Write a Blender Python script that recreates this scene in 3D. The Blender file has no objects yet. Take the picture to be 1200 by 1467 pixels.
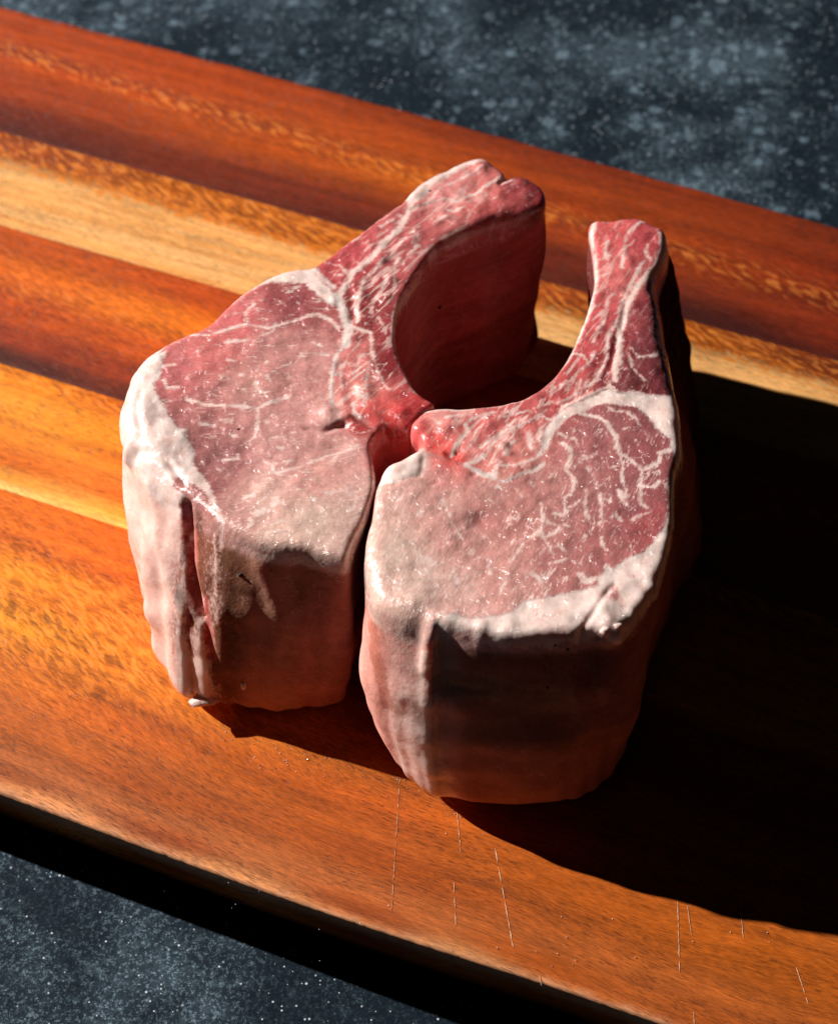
import bpy, bmesh, math, random
import numpy as np
from mathutils import Vector, Matrix

random.seed(7)
rng = np.random.default_rng(11)
S = 0.001                      # the scene is laid out in millimetres and built in metres
sc = bpy.context.scene
col = sc.collection

# ------------------------------------------------------------------ camera
F_PX, PITCH, DIST = 2700.0, math.radians(50), 608.0      # focal length in photo pixels, tilt, mm to the board
CAM = np.array([0.0, -DIST * math.cos(PITCH), DIST * math.sin(PITCH)])
FW = np.array([0.0, math.cos(PITCH), -math.sin(PITCH)])
UP = np.array([0.0, math.sin(PITCH), math.cos(PITCH)])
cd = bpy.data.cameras.new("camera")
cam = bpy.data.objects.new("camera", cd)
col.objects.link(cam)
cam.location = Vector(CAM) * S
cam.rotation_euler = (math.pi / 2 - PITCH, 0, 0)
cd.sensor_fit = 'VERTICAL'
cd.sensor_height = 36.0
cd.lens = 36.0 * F_PX / 1467.0
cd.clip_start, cd.clip_end = 0.02, 20.0
cd.dof.use_dof = True
cd.dof.focus_distance = 0.518
cd.dof.aperture_fstop = 15.0
sc.camera = cam

# ------------------------------------------------------------------ world and lamp
w = bpy.data.worlds.new("World")
sc.world = w
w.use_nodes = True
bg = w.node_tree.nodes["Background"]
bg.inputs[0].default_value = (0.75, 0.9, 1.0, 1)
bg.inputs[1].default_value = 0.004

AZ, EL, LR = math.radians(20.0), math.radians(31.5), 2.2
ldir = Vector((-math.cos(AZ) * math.cos(EL), math.sin(AZ) * math.cos(EL), math.sin(EL)))
ld = bpy.data.lights.new("window_light", 'SPOT')
ld.energy = 385.0
ld.color = (1.0, 0.965, 0.93)
ld.shadow_soft_size = 0.013
ld.spot_size = math.radians(60)
ld.spot_blend = 0.3
lo = bpy.data.objects.new("window_light", ld)
col.objects.link(lo)
lo.location = ldir * LR
lo.rotation_euler = (-ldir).to_track_quat('-Z', 'Y').to_euler()

sc.view_settings.view_transform = 'Standard'
sc.view_settings.look = 'None'
sc.view_settings.exposure = 0.0
sc.view_settings.gamma = 1.0


# ------------------------------------------------------------------ helpers
def proj(P):
    d = np.asarray(P, float) - CAM
    df = d @ FW
    return np.stack([600 + F_PX * d[..., 0] / df, 733.5 - F_PX * (d @ UP) / df], -1)


def unp(px, z):
    px = np.asarray(px, float)
    d = FW + (px[..., 0:1] - 600) / F_PX * np.array([1.0, 0, 0]) + (733.5 - px[..., 1:2]) / F_PX * UP
    t = (z - CAM[2]) / d[..., 2:3]
    return CAM + d * t


def lin(c):
    c = np.asarray(c, float) / 255.0
    return np.where(c <= 0.04045, c / 12.92, ((c + 0.055) / 1.055) ** 2.4)


_perm = np.random.default_rng(3).permutation(256)
_perm = np.concatenate([_perm, _perm, _perm])
_grad = np.random.default_rng(4).normal(size=(256, 3))
_grad /= np.linalg.norm(_grad, axis=1)[:, None]


def noise3(p):
    p = np.asarray(p, float)
    i = np.floor(p).astype(int)
    f = p - i
    u = f * f * f * (f * (f * 6 - 15) + 10)
    i &= 255
    out = np.zeros(len(p))
    for dx in (0, 1):
        for dy in (0, 1):
            for dz in (0, 1):
                h = _perm[_perm[_perm[(i[:, 0] + dx) & 255] + ((i[:, 1] + dy) & 255)] + ((i[:, 2] + dz) & 255)]
                g = _grad[h]
                v = g[:, 0] * (f[:, 0] - dx) + g[:, 1] * (f[:, 1] - dy) + g[:, 2] * (f[:, 2] - dz)
                wx = u[:, 0] if dx else 1 - u[:, 0]
                wy = u[:, 1] if dy else 1 - u[:, 1]
                wz = u[:, 2] if dz else 1 - u[:, 2]
                out += v * wx * wy * wz
    return out * 1.6


def fbm(p, o=3):
    s, a = 0, 1.0
    for k in range(o):
        s = s + a * noise3(p * (2.03 ** k) + 17.3 * k)
        a *= 0.5
    return s


def sstep(a, b, x):
    t = np.clip((x - a) / (b - a), 0, 1)
    return t * t * (3 - 2 * t)


def idw(q, pts, vals, power=3.0, eps=2.0):
    pts = np.asarray(pts, float)
    vals = np.asarray(vals, float)
    out = np.zeros((len(q), vals.shape[1]))
    for a in range(0, len(q), 40000):
        d2 = ((q[a:a + 40000, None, :] - pts[None]) ** 2).sum(-1) + eps * eps
        ww = d2 ** (-power / 2)
        out[a:a + 40000] = (ww @ vals) / ww.sum(1)[:, None]
    return out


def seg_dist(q, pl, rmax=1e9):
    """distance of points to an open polyline (any dimension), limited to a box round it"""
    pl = np.asarray(pl, float)
    out = np.full(len(q), rmax)
    if len(pl) == 1:
        pl = np.vstack([pl, pl + 1e-4])
    m = np.all((q > pl.min(0) - rmax) & (q < pl.max(0) + rmax), axis=1)
    if not m.any():
        return out
    qq = q[m]
    best = np.full(len(qq), rmax)
    for a, b in zip(pl[:-1], pl[1:]):
        ab = b - a
        t = np.clip(((qq - a) @ ab) / (ab @ ab + 1e-12), 0, 1)
        best = np.minimum(best, np.linalg.norm(qq - a - t[:, None] * ab, axis=1))
    out[m] = best
    return out


def inside(q, poly):
    poly = np.asarray(poly, float)
    x, y = q[:, 0], q[:, 1]
    r = np.zeros(len(q), bool)
    for (x0, y0), (x1, y1) in zip(poly, np.roll(poly, -1, 0)):
        c = ((y0 > y) != (y1 > y)) & (x < (x1 - x0) * (y - y0) / (y1 - y0 + 1e-12) + x0)
        r ^= c
    return r


def poly_sd(q, poly, rmax=8.0):
    d = seg_dist(q, np.vstack([poly, poly[:1]]), rmax)
    return np.where(inside(q, poly), -d, d)


def catmull(pts, step=0.8):
    pts = np.asarray(pts, float)
    n = len(pts)
    out = []
    for k in range(n):
        p0, p1, p2, p3 = pts[k - 1], pts[k], pts[(k + 1) % n], pts[(k + 2) % n]
        m = max(1, int(np.linalg.norm(p2 - p1) / step))
        for j in range(m):
            t = j / m
            out.append(0.5 * (2 * p1 + (p2 - p0) * t + (2 * p0 - 5 * p1 + 4 * p2 - p3) * t * t
                              + (3 * p1 - p0 - 3 * p2 + p3) * t ** 3))
    return np.array(out)


def new_mesh_obj(name, V, F, mat=None, parent=None, smooth=True):
    me = bpy.data.meshes.new(name)
    me.from_pydata([tuple(v) for v in V] if not isinstance(V, list) else V, [], F if isinstance(F, list) else F.tolist())
    if smooth:
        me.polygons.foreach_set("use_smooth", np.ones(len(me.polygons), bool))
    me.update()
    o = bpy.data.objects.new(name, me)
    col.objects.link(o)
    if mat:
        me.materials.append(mat)
    if parent:
        o.parent = parent
    return o


def set_attr(me, name, typ, data):
    a = me.attributes.new(name, typ, 'POINT')
    data = np.ascontiguousarray(data, dtype=np.float32)
    if typ == 'FLOAT':
        a.data.foreach_set("value", data.ravel())
    elif typ == 'FLOAT_VECTOR':
        a.data.foreach_set("vector", data.ravel())
    else:
        if data.shape[1] == 3:
            data = np.hstack([data, np.ones((len(data), 1), np.float32)])
        a.data.foreach_set("color", data.ravel())


class NT:
    """small node-tree writer"""
    def __init__(self, name):
        self.m = bpy.data.materials.new(name)
        self.m.use_nodes = True
        self.t = self.m.node_tree
        self.t.nodes.clear()
        self.out = self.n('ShaderNodeOutputMaterial')

    def n(self, typ, **kw):
        nd = self.t.nodes.new(typ)
        for k, v in kw.items():
            setattr(nd, k, v)
        return nd

    def put(self, sock, v):
        if isinstance(v, bpy.types.NodeSocket):
            self.t.links.new(v, sock)
        elif v is not None:
            if isinstance(v, (tuple, list)) and sock.type == 'RGBA' and len(v) == 3:
                v = (*v, 1)
            sock.default_value = v

    def math(self, op, a, b=None, c=None, clamp=False):
        nd = self.n('ShaderNodeMath', operation=op, use_clamp=clamp)
        for s, v in zip(nd.inputs, (a, b, c)):
            self.put(s, v)
        return nd.outputs[0]

    def mr(self, v, a, b, c=0.0, d=1.0, smooth=True):
        nd = self.n('ShaderNodeMapRange', interpolation_type='SMOOTHSTEP' if smooth else 'LINEAR', clamp=True)
        for k, x in zip(('Value', 'From Min', 'From Max', 'To Min', 'To Max'), (v, a, b, c, d)):
            self.put(nd.inputs[k], x)
        return nd.outputs[0]

    def vmul(self, v, s, off=None):
        nd = self.n('ShaderNodeVectorMath', operation='MULTIPLY')
        self.put(nd.inputs[0], v)
        self.put(nd.inputs[1], s)
        r = nd.outputs[0]
        if off is not None:
            ad = self.n('ShaderNodeVectorMath', operation='ADD')
            self.put(ad.inputs[0], r)
            self.put(ad.inputs[1], off)
            r = ad.outputs[0]
        return r

    def noise(self, v, scale=1.0, detail=2.0, rough=0.5, dist=0.0, out=0):
        nd = self.n('ShaderNodeTexNoise')
        self.put(nd.inputs['Vector'], v)
        self.put(nd.inputs['Scale'], scale)
        nd.inputs['Detail'].default_value = detail
        nd.inputs['Roughness'].default_value = rough
        nd.inputs['Distortion'].default_value = dist
        return nd.outputs[out]

    def mix(self, f, a, b, mode='MIX'):
        nd = self.n('ShaderNodeMix', data_type='RGBA', blend_type=mode)
        self.put(nd.inputs[0], f)
        self.put(nd.inputs[6], a)
        self.put(nd.inputs[7], b)
        return nd.outputs[2]

    def scale_col(self, c, f):
        nd = self.n('ShaderNodeVectorMath', operation='SCALE')
        self.put(nd.inputs[0], c)
        self.put(nd.inputs['Scale'], f)
        return nd.outputs[0]

    def attr(self, name, out='Fac'):
        return self.n('ShaderNodeAttribute', attribute_name=name).outputs[out]

    def bump(self, h, dist, strength=1.0, normal=None):
        nd = self.n('ShaderNodeBump')
        nd.inputs['Strength'].default_value = strength
        nd.inputs['Distance'].default_value = dist
        self.put(nd.inputs['Height'], h)
        if normal is not None:
            self.put(nd.inputs['Normal'], normal)
        return nd.outputs[0]

    def bsdf(self, **kw):
        b = self.n('ShaderNodeBsdfPrincipled')
        for k, v in kw.items():
            self.put(b.inputs[k.replace('_', ' ')], v)
        self.t.links.new(b.outputs[0], self.out.inputs[0])
        return b


def objmm(t):
    return t.vmul(t.n('ShaderNodeTexCoord').outputs['Object'], (1000.0, 1000.0, 1000.0))


# ------------------------------------------------------------------ materials
def meat_material():
    t = NT("raw_pork")
    P = objmm(t)
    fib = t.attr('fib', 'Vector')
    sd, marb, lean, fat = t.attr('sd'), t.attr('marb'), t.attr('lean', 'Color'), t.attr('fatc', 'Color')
    # edges of the traced fat broken up at sub-millimetre size
    n1 = t.noise(P, 0.55, 3, 0.6)
    n2 = t.noise(t.vmul(fib, (0.45, 1.5, 0.7)), 1.0, 2, 0.6)
    e = t.math('ADD', t.math('MULTIPLY', t.math('SUBTRACT', n1, 0.5), 1.5),
               t.math('MULTIPLY', t.math('SUBTRACT', n2, 0.5), 2.1))
    e = t.math('ADD', e, t.math('MULTIPLY', t.math('SUBTRACT', t.noise(P, 0.22, 2, 0.5), 0.5), 1.5))
    fatA = t.math('MULTIPLY', t.mr(t.math('ADD', sd, e), 0.55, -0.60), t.mr(sd, -0.9, 0.2, 1.0, 0.86))
    # fine marbling: thin broken veins that follow the fibres
    nv = t.noise(t.vmul(fib, (0.085, 0.28, 0.2)), 1.0, 3.5, 0.62, 0.35)
    r = t.math('ABSOLUTE', t.math('SUBTRACT', nv, 0.5))
    m2 = t.mr(t.noise(P, 0.16, 2, 0.5), 0.42, 0.66)
    wv = t.math('MULTIPLY', t.math('MULTIPLY', marb, m2), t.mr(t.noise(P, 0.35, 2, 0.5), 0.35, 0.7, 0.010, 0.040))
    fatB = t.math('MULTIPLY', t.mr(t.math('SUBTRACT', r, wv), 0.010, -0.016), 0.72)
    # small flecks
    nf = t.noise(t.vmul(fib, (0.45, 1.05, 0.8)), 1.0, 2, 0.6, 0.4)
    fk = t.math('SUBTRACT', nf, t.math('SUBTRACT', 0.80, t.math('MULTIPLY', marb, 0.155)))
    fatC = t.math('MULTIPLY', t.mr(fk, -0.01, 0.05), 0.7)
    # rib: broad soft streaks of pink fat between the meat
    ribw = t.attr('ribw')
    ns = t.noise(t.vmul(fib, (0.075, 0.36, 0.2)), 1.0, 2.5, 0.55, 1.5)
    fatD = t.math('MULTIPLY', t.mr(ns, 0.54, 0.64), t.math('MULTIPLY', ribw, 0.72))
    f = t.math('MAXIMUM', t.math('MAXIMUM', fatA, fatD), t.math('MAXIMUM', fatB, fatC))
    # lean with fibre grain
    g = t.noise(t.vmul(fib, (0.35, 2.6, 1.5)), 1.0, 3, 0.65)
    g2 = t.noise(P, 0.25, 3, 0.6)
    leanv = t.scale_col(lean, t.math('ADD', t.mr(g, 0.25, 0.75, 0.80, 1.16, False),
                                     t.mr(g2, 0.3, 0.7, -0.13, 0.10, False)))
    fpink = t.mr(t.noise(P, 0.33, 4, 0.65), 0.45, 0.75)
    fatv = t.mix(t.math('MULTIPLY', fpink, 0.55), fat, (0.74, 0.42, 0.36))
    colr = t.mix(f, leanv, fatv)
    # relief
    fine = t.noise(P, 2.2, 3, 0.6)
    calm = t.mr(t.math('MULTIPLY', fatA, t.mr(sd, -1.6, -0.4, 1.0, 0.0)), 0.0, 1.0, 1.0, 0.30)
    h = t.math('ADD', t.math('MULTIPLY', f, 0.01), t.math('MULTIPLY', g, 0.12))
    h = t.math('ADD', h, t.math('MULTIPLY', t.noise(P, 0.7, 2, 0.5), 0.20))
    h = t.math('ADD', h, t.math('MULTIPLY', fine, 0.025))
    h = t.math('ADD', t.math('MULTIPLY', t.math('SUBTRACT', h, 0.19), calm), t.math('MULTIPLY', t.noise(P, 0.4, 2, 0.5), 0.22))
    nrm = t.bump(h, 0.001, 0.7)
    rough = t.mr(t.noise(P, 0.7, 3, 0.6), 0.35, 0.65, 0.20, 0.38, False)
    b = t.bsdf(Base_Color=colr, Roughness=rough, Normal=nrm, Subsurface_Weight=0.42, Subsurface_Scale=t.attr('scat'),
               Specular_IOR_Level=t.math('MULTIPLY', t.attr('wet'), 0.55))
    t.put(b.inputs['Subsurface Radius'], t.mix(f, (1.0, 0.30, 0.20), (1.0, 0.80, 0.72)))
    wet = t.math('MULTIPLY', t.attr('wet'), t.mr(t.noise(P, 0.11, 3, 0.6), 0.34, 0.58, 0.25, 1.0))
    t.put(b.inputs['Coat Weight'], wet)
    t.put(b.inputs['Coat Roughness'], t.mr(fine, 0.3, 0.7, 0.10, 0.22, False))
    nc = t.bump(t.math('ADD', t.math('MULTIPLY', t.noise(P, 0.40, 1.5, 0.5), 1.75), t.math('ADD', t.math('MULTIPLY', t.noise(P, 1.5, 0.0, 0.5), 0.12), t.math('MULTIPLY', g, 0.25))), 0.001, 1.0)
    t.put(b.inputs['Coat Normal'], nc)
    return t.m


def wood_material():
    t = NT("acacia_wood")
    G = t.attr('grain', 'Vector')
    tone = t.attr('tone', 'Color')
    rip = t.attr('ripple')
    sap = t.attr('sap')
    # slow wandering of the grain
    wob = t.noise(t.vmul(G, (0.012, 0.05, 0.05)), 1.0, 2, 0.5, out=1)
    wv = t.vmul(wob, (0.0, 9.0, 0.0))
    ad = t.n('ShaderNodeVectorMath', operation='ADD')
    t.put(ad.inputs[0], G)
    t.put(ad.inputs[1], wv)
    W = ad.outputs[0]
    # interlocked figure: short slanted waves across the grain
    sh = t.n('ShaderNodeVectorMath', operation='DOT_PRODUCT')
    t.put(sh.inputs[0], W)
    t.put(sh.inputs[1], (0.24, 0.62, 0.0))
    cmb = t.n('ShaderNodeCombineXYZ')
    t.put(cmb.inputs[0], sh.outputs['Value'])
    sp = t.n('ShaderNodeSeparateXYZ')
    t.put(sp.inputs[0], W)
    sh3 = t.n('ShaderNodeVectorMath', operation='DOT_PRODUCT')
    t.put(sh3.inputs[0], W)
    t.put(sh3.inputs[1], (0.15, -0.06, 0.0))
    t.put(cmb.inputs[1], sh3.outputs['Value'])
    fig = t.noise(cmb.outputs[0], 1.0, 2, 0.55, 0.5)
    figc = t.math('MULTIPLY', t.math('SUBTRACT', t.mr(fig, 0.36, 0.64), 0.5), t.math('MULTIPLY', rip, 0.55))
    # sapwood edge with a zigzag from the figure
    sapd = t.math('ADD', sap, t.math('MULTIPLY', t.math('SUBTRACT', fig, 0.5), 19.0))
    sapf = t.mr(sapd, 1.5, -3.0)
    streak = t.noise(t.vmul(W, (0.010, 0.30, 0.3)), 1.0, 4, 0.6)
    sapc = t.mix(t.mr(streak, 0.35, 0.7), (0.82, 0.43, 0.15), (0.72, 0.29, 0.065))
    base = t.mix(sapf, tone, sapc)
    # grain bands, fine lines, pores
    band = t.noise(t.vmul(W, (0.006, 0.16, 0.2)), 1.0, 5, 0.62)
    fine = t.noise(t.vmul(W, (0.10, 1.2, 0.6)), 1.0, 4, 0.75)
    hair = t.noise(t.vmul(W, (0.32, 2.6, 0.6)), 1.0, 2, 0.75)
    k = t.math('ADD', t.mr(band, 0.28, 0.72, 0.68, 1.32, False), t.mr(fine, 0.25, 0.75, -0.27, 0.27, False))
    k = t.math('ADD', k, t.mr(hair, 0.3, 0.7, -0.30, 0.30, False))
    k = t.math('ADD', k, t.math('MULTIPLY', figc, 1.9))
    blot = t.noise(t.vmul(W, (0.05, 0.13, 0.1)), 1.0, 4, 0.65)
    k = t.math('MULTIPLY', k, t.mr(blot, 0.25, 0.75, 0.80, 1.18, False))
    sh2 = t.n('ShaderNodeVectorMath', operation='DOT_PRODUCT')
    t.put(sh2.inputs[0], W)
    t.put(sh2.inputs[1], (0.15, 1.0, 0.0))
    c2 = t.n('ShaderNodeCombineXYZ')
    t.put(c2.inputs[0], t.math('MULTIPLY', sp.outputs[0], 0.24))
    t.put(c2.inputs[1], t.math('MULTIPLY', sh2.outputs['Value'], 2.2))
    pore = t.noise(c2.outputs[0], 1.0, 1.5, 0.5)
    poref = t.math('MULTIPLY', t.mr(t.math('ADD', pore, t.math('MULTIPLY', rip, 0.05)), 0.60, 0.68), t.mr(t.noise(t.vmul(G, (0.02, 0.05, 0.05)), 1.0, 2, 0.5), 0.36, 0.58, 0.25, 1.0))
    k2 = t.math('MAXIMUM', k, 0.22)
    c = t.scale_col(base, k2)
    c = t.mix(t.math('MULTIPLY', poref, 0.55), c, t.scale_col(tone, 0.20))
    # where the figure is bright the wood is yellower
    c = t.mix(t.mr(figc, 0.02, 0.18, 0.0, 0.45), c, (0.80, 0.30, 0.05))
    hgt = t.math('SUBTRACT', t.math('MULTIPLY', fine, 0.05), t.math('MULTIPLY', poref, 0.12))
    hgt = t.math('ADD', hgt, t.math('MULTIPLY', figc, 0.15))
    nrm = t.bump(hgt, 0.001, 0.8)
    rough = t.mr(fine, 0.3, 0.7, 0.42, 0.60, False)
    t.bsdf(Base_Color=c, Roughness=rough, Normal=nrm, Specular_IOR_Level=t.math('MULTIPLY', t.attr('finish'), 0.42))
    return t.m


def stone_material():
    t = NT("dark_stone")
    P = objmm(t)
    wob = t.noise(P, 0.05, 3, 0.6, out=1)
    ad = t.n('ShaderNodeVectorMath', operation='ADD')
    t.put(ad.inputs[0], P)
    t.put(ad.inputs[1], t.vmul(wob, (9.0, 9.0, 0)))
    Q = ad.outputs[0]
    big = t.noise(P, 0.011, 3, 0.6)
    cloud = t.noise(Q, 0.045, 4, 0.65)
    # pale rings and discs
    def blobs(scale, rmax, seed, hole, lo, hi):
        v1 = t.n('ShaderNodeTexVoronoi', feature='F1')
        t.put(v1.inputs['Vector'], t.vmul(Q, (1, 1, 1), (seed, seed * 1.7, 0)))
        v1.inputs['Scale'].default_value = scale
        vc = t.n('ShaderNodeSeparateColor')
        t.put(vc.inputs[0], v1.outputs['Color'])
        d1 = t.math('ADD', v1.outputs['Distance'], t.math('MULTIPLY', t.math('SUBTRACT', t.noise(P, scale * 2.6, 4, 0.65), 0.5), 0.75))
        rr = t.math('ADD', 0.10, t.math('MULTIPLY', vc.outputs[0], rmax))
        disc = t.mr(d1, rr, t.math('SUBTRACT', rr, 0.16))
        hol = t.math('MULTIPLY', t.mr(d1, t.math('MULTIPLY', rr, 0.60), t.math('MULTIPLY', rr, 0.15)), t.math('MULTIPLY', vc.outputs[1], hole))
        pres = t.mr(t.math('ADD', dens, t.math('MULTIPLY', t.math('SUBTRACT', vc.outputs[2], 0.5), 0.55)), lo, hi)
        return t.math('MULTIPLY', t.math('SUBTRACT', disc, hol), pres)
    dens = t.math('ADD', t.math('MULTIPLY', big, 0.65), t.math('MULTIPLY', cloud, 0.35))
    ring = blobs(0.135, 0.40, 0.0, 0.95, 0.42, 0.66)
    dots = blobs(0.26, 0.42, 31.0, 0.8, 0.38, 0.66)
    dots2 = blobs(0.50, 0.40, 77.0, 0.5, 0.38, 0.70)
    gr = t.noise(P, 1.35, 3, 0.8)
    gr2 = t.noise(P, 0.55, 4, 0.75)
    grm = t.mr(dens, 0.42, 0.62)
    grain = t.math('MULTIPLY', t.mr(t.math('ADD', t.math('MULTIPLY', gr, 0.6), t.math('MULTIPLY', gr2, 0.4)), 0.50, 0.62), t.math('ADD', 0.16, t.math('MULTIPLY', grm, 0.84)))
    v3 = t.n('ShaderNodeTexVoronoi', feature='F1')
    t.put(v3.inputs['Vector'], P)
    v3.inputs['Scale'].default_value = 0.75
    v3c = t.n('ShaderNodeSeparateColor')
    t.put(v3c.inputs[0], v3.outputs['Color'])
    rs = t.math('MULTIPLY', v3c.outputs[1], 0.34)
    spk = t.math('MULTIPLY', t.mr(t.math('ADD', v3.outputs['Distance'], t.math('MULTIPLY', t.math('SUBTRACT', gr, 0.5), 0.3)), rs, t.math('SUBTRACT', rs, 0.10)), t.mr(v3c.outputs[0], 0.72, 0.90))
    film = t.math('MULTIPLY', t.mr(dens, 0.46, 0.66), 0.15)
    tot = t.math('MAXIMUM', t.math('MAXIMUM', t.math('MULTIPLY', ring, 0.46), t.math('MULTIPLY', dots, 0.46)), t.math('MULTIPLY', dots2, 0.42))
    spz = t.n('ShaderNodeSeparateXYZ')
    t.put(spz.inputs[0], P)
    tot = t.math('MULTIPLY', tot, t.mr(spz.outputs[1], -60.0, 160.0, 0.30, 1.0))
    tot = t.math('ADD', tot, film)
    tot = t.math('MULTIPLY', tot, t.mr(gr2, 0.3, 0.7, 0.45, 1.3, False))
    tot = t.math('ADD', tot, t.math('MULTIPLY', grain, t.mr(spz.outputs[1], -60.0, 160.0, 0.95, 0.45)), clamp=True)
    base = t.mix(t.mr(t.noise(P, 0.8, 4, 0.7), 0.3, 0.7), (0.0035, 0.0075, 0.0135), (0.0085, 0.0165, 0.026))
    c = t.mix(t.math('MULTIPLY', tot, t.mr(t.math('ADD', spz.outputs[1], spz.outputs[0]), 100.0, 420.0, 0.60, 0.85)), base, (0.32, 0.45, 0.55))
    c = t.mix(t.math('MULTIPLY', spk, 0.8), c, (0.72, 0.80, 0.86))
    h = t.math('ADD', t.math('MULTIPLY', gr, 0.25), t.math('MULTIPLY', tot, 0.15))
    t.bsdf(Base_Color=c, Roughness=0.75, Normal=t.bump(h, 0.001, 0.4), Specular_IOR_Level=0.10)
    return t.m


def plain(name, c, rough=0.5, sss=0.0, bump=0.0, sc_=1.0):
    t = NT(name)
    P = objmm(t)
    n = t.noise(P, sc_, 3, 0.6)
    b = t.bsdf(Base_Color=t.scale_col(t.mix(0.0, c, c), t.mr(n, 0.25, 0.75, 0.75, 1.2, False)), Roughness=rough)
    if bump:
        t.put(b.inputs['Normal'], t.bump(n, 0.001, bump))
    if sss:
        b.inputs['Subsurface Weight'].default_value = sss
        b.inputs['Subsurface Scale'].default_value = 0.0015
        b.inputs['Subsurface Radius'].default_value = (1, 0.5, 0.4)
    return t.m


MEAT, WOOD, STONE = meat_material(), wood_material(), stone_material()

# ------------------------------------------------------------------ stone table
STONE_Z = -33.0
N = 60
xs = np.linspace(-900, 900, N)
gx, gy = np.meshgrid(xs, xs + 200, indexing='ij')
V = np.stack([gx.ravel(), gy.ravel(), np.full(N * N, STONE_Z)], -1)
idx = np.arange(N * N).reshape(N, N)
Fq = np.stack([idx[:-1, :-1], idx[1:, :-1], idx[1:, 1:], idx[:-1, 1:]], -1).reshape(-1, 4)
tab = new_mesh_obj("table_top", V * S, Fq, STONE)
tab["kind"] = "structure"

# ------------------------------------------------------------------ cutting board
BU = np.array([0.927, -0.375])
BU /= np.linalg.norm(BU)
BV = np.array([-BU[1], BU[0]])
JOINTS = [-142.5, -41.8, 8.0, 70.2, 117.8, 190.0]
THICK = 32.0
# observed colour of the wood: (u, v) along and across the board -> sRGB
TONES = [
    (-200, 185, (150, 62, 26)), (0, 186, (128, 50, 22)), (150, 182, (98, 36, 18)),
    (-200, 165, (158, 66, 26)), (-100, 160, (160, 72, 28)), (0, 160, (140, 58, 24)), (120, 160, (130, 48, 22)),
    (-220, 145, (145, 60, 24)), (-120, 150, (165, 74, 26)), (-60, 152, (175, 88, 26)), (20, 145, (142, 58, 24)), (130, 140, (128, 46, 20)),
    (-220, 128, (100, 37, 13)), (-100, 129, (104, 39, 15)), (0, 129, (96, 35, 14)), (120, 128, (122, 44, 20)),
    (-220, 120.5, (74, 27, 9)), (-60, 120.5, (80, 29, 10)), (60, 120.5, (60, 20, 9)), (150, 119.5, (64, 22, 12)),
    (-220, 114, (150, 70, 24)), (0, 114, (158, 74, 26)), (130, 112, (120, 50, 22)), (-100, 108, (178, 96, 36)), (60, 106, (168, 88, 34)),
    (-150, 90, (214, 134, 60)), (50, 90, (200, 124, 60)), (-150, 74, (205, 125, 55)), (50, 74, (190, 115, 55)),
    (-190, 66, (172, 78, 28)), (-100, 66, (176, 76, 26)), (0, 66, (160, 70, 26)),
    (-190, 50, (196, 96, 26)), (-110, 48, (205, 108, 28)), (0, 45, (180, 84, 26)),
    (-180, 34, (172, 74, 24)), (-100, 34, (178, 80, 26)), (0, 30, (150, 62, 22)),
    (-170, 20, (128, 49, 17)), (-100, 20, (132, 51, 18)), (-160, 11, (70, 26, 9)), (-90, 11, (80, 29, 10)),
    (-160, 5, (222, 128, 44)), (-90, 5, (205, 104, 38)), (0, 0, (170, 80, 30)),
    (-150, -6, (226, 146, 66)), (-90, -6, (218, 134, 56)), (-140, -17, (212, 128, 56)), (-80, -17, (205, 110, 42)),
    (-135, -30, (205, 106, 36)), (-80, -30, (202, 98, 32)),
    (-130, -38, (222, 140, 62)), (-80, -38, (218, 132, 56)), (-130, -40.8, (250, 200, 124)), (-80, -40.8, (244, 184, 104)), (0, -41, (200, 120, 60)),
    (-125, -46, (206, 106, 36)), (-70, -46, (196, 96, 32)), (-115, -58, (197, 100, 29)), (-60, -58, (193, 93, 29)),
    (-115, -70, (211, 126, 43)), (-60, -75, (200, 109, 35)), (-105, -88, (211, 130, 50)), (-60, -92, (198, 113, 43)),
    (-95, -105, (188, 102, 39)), (-40, -108, (180, 90, 34)), (20, -108, (169, 83, 31)), (-80, -122, (169, 87, 38)), (-30, -125, (157, 77, 32)),
    (-75, -136, (151, 77, 38)), (-20, -138, (145, 67, 31)), (40, -122, (163, 79, 32)), (40, -138, (157, 75, 36)),
    (-110, -142, (239, 166, 111)), (-60, -142, (230, 155, 103)), (0, -142, (230, 155, 101)), (70, -141, (206, 143, 95)),  # pale rows on the near arris: painted highlight on worn wood
    (80, -112, (172, 87, 34)), (90, -135, (161, 79, 36)), (140, -112, (169, 87, 38)), (150, -135, (159, 80, 38)), (90, -60, (150, 75, 30)),
]
K_TOP = 0.90                   # how bright a matt white surface lying on the board renders
tp = np.array([(a * 0.16, b) for a, b, c in TONES])
tc = np.array([lin(c) for a, b, c in TONES]) / K_TOP
_l = (tc @ np.array([0.3, 0.59, 0.11]))[:, None]
tc = np.clip(_l + (tc - _l) * 1.10, 0.004, 0.92)

board = bpy.data.objects.new("cutting_board", None)
col.objects.link(board)
board["label"] = "thick glossy acacia cutting board of joined brown and blond planks under the meat"
board["category"] = "cutting board"


def uv_to_xy(u, v):
    return u[..., None] * BU + v[..., None] * BV


def edge_v(u, far):
    if far:
        return 190.3 - 6.5 * ((u + 215) / 370) ** 2 * np.sign(u + 215) * (u > -215) + 0.25 * np.sin(u * 0.21) * np.sin(u * 0.047)
    p = np.stack([u * 0.35, np.zeros_like(u), np.zeros_like(u)], -1)
    return -142.6 + 2.4 * ((u + 10) / 90) ** 2 * (u > -10) * np.minimum(1, 90 / np.maximum(u, 1)) + 0.12 * fbm(p, 3)


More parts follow.
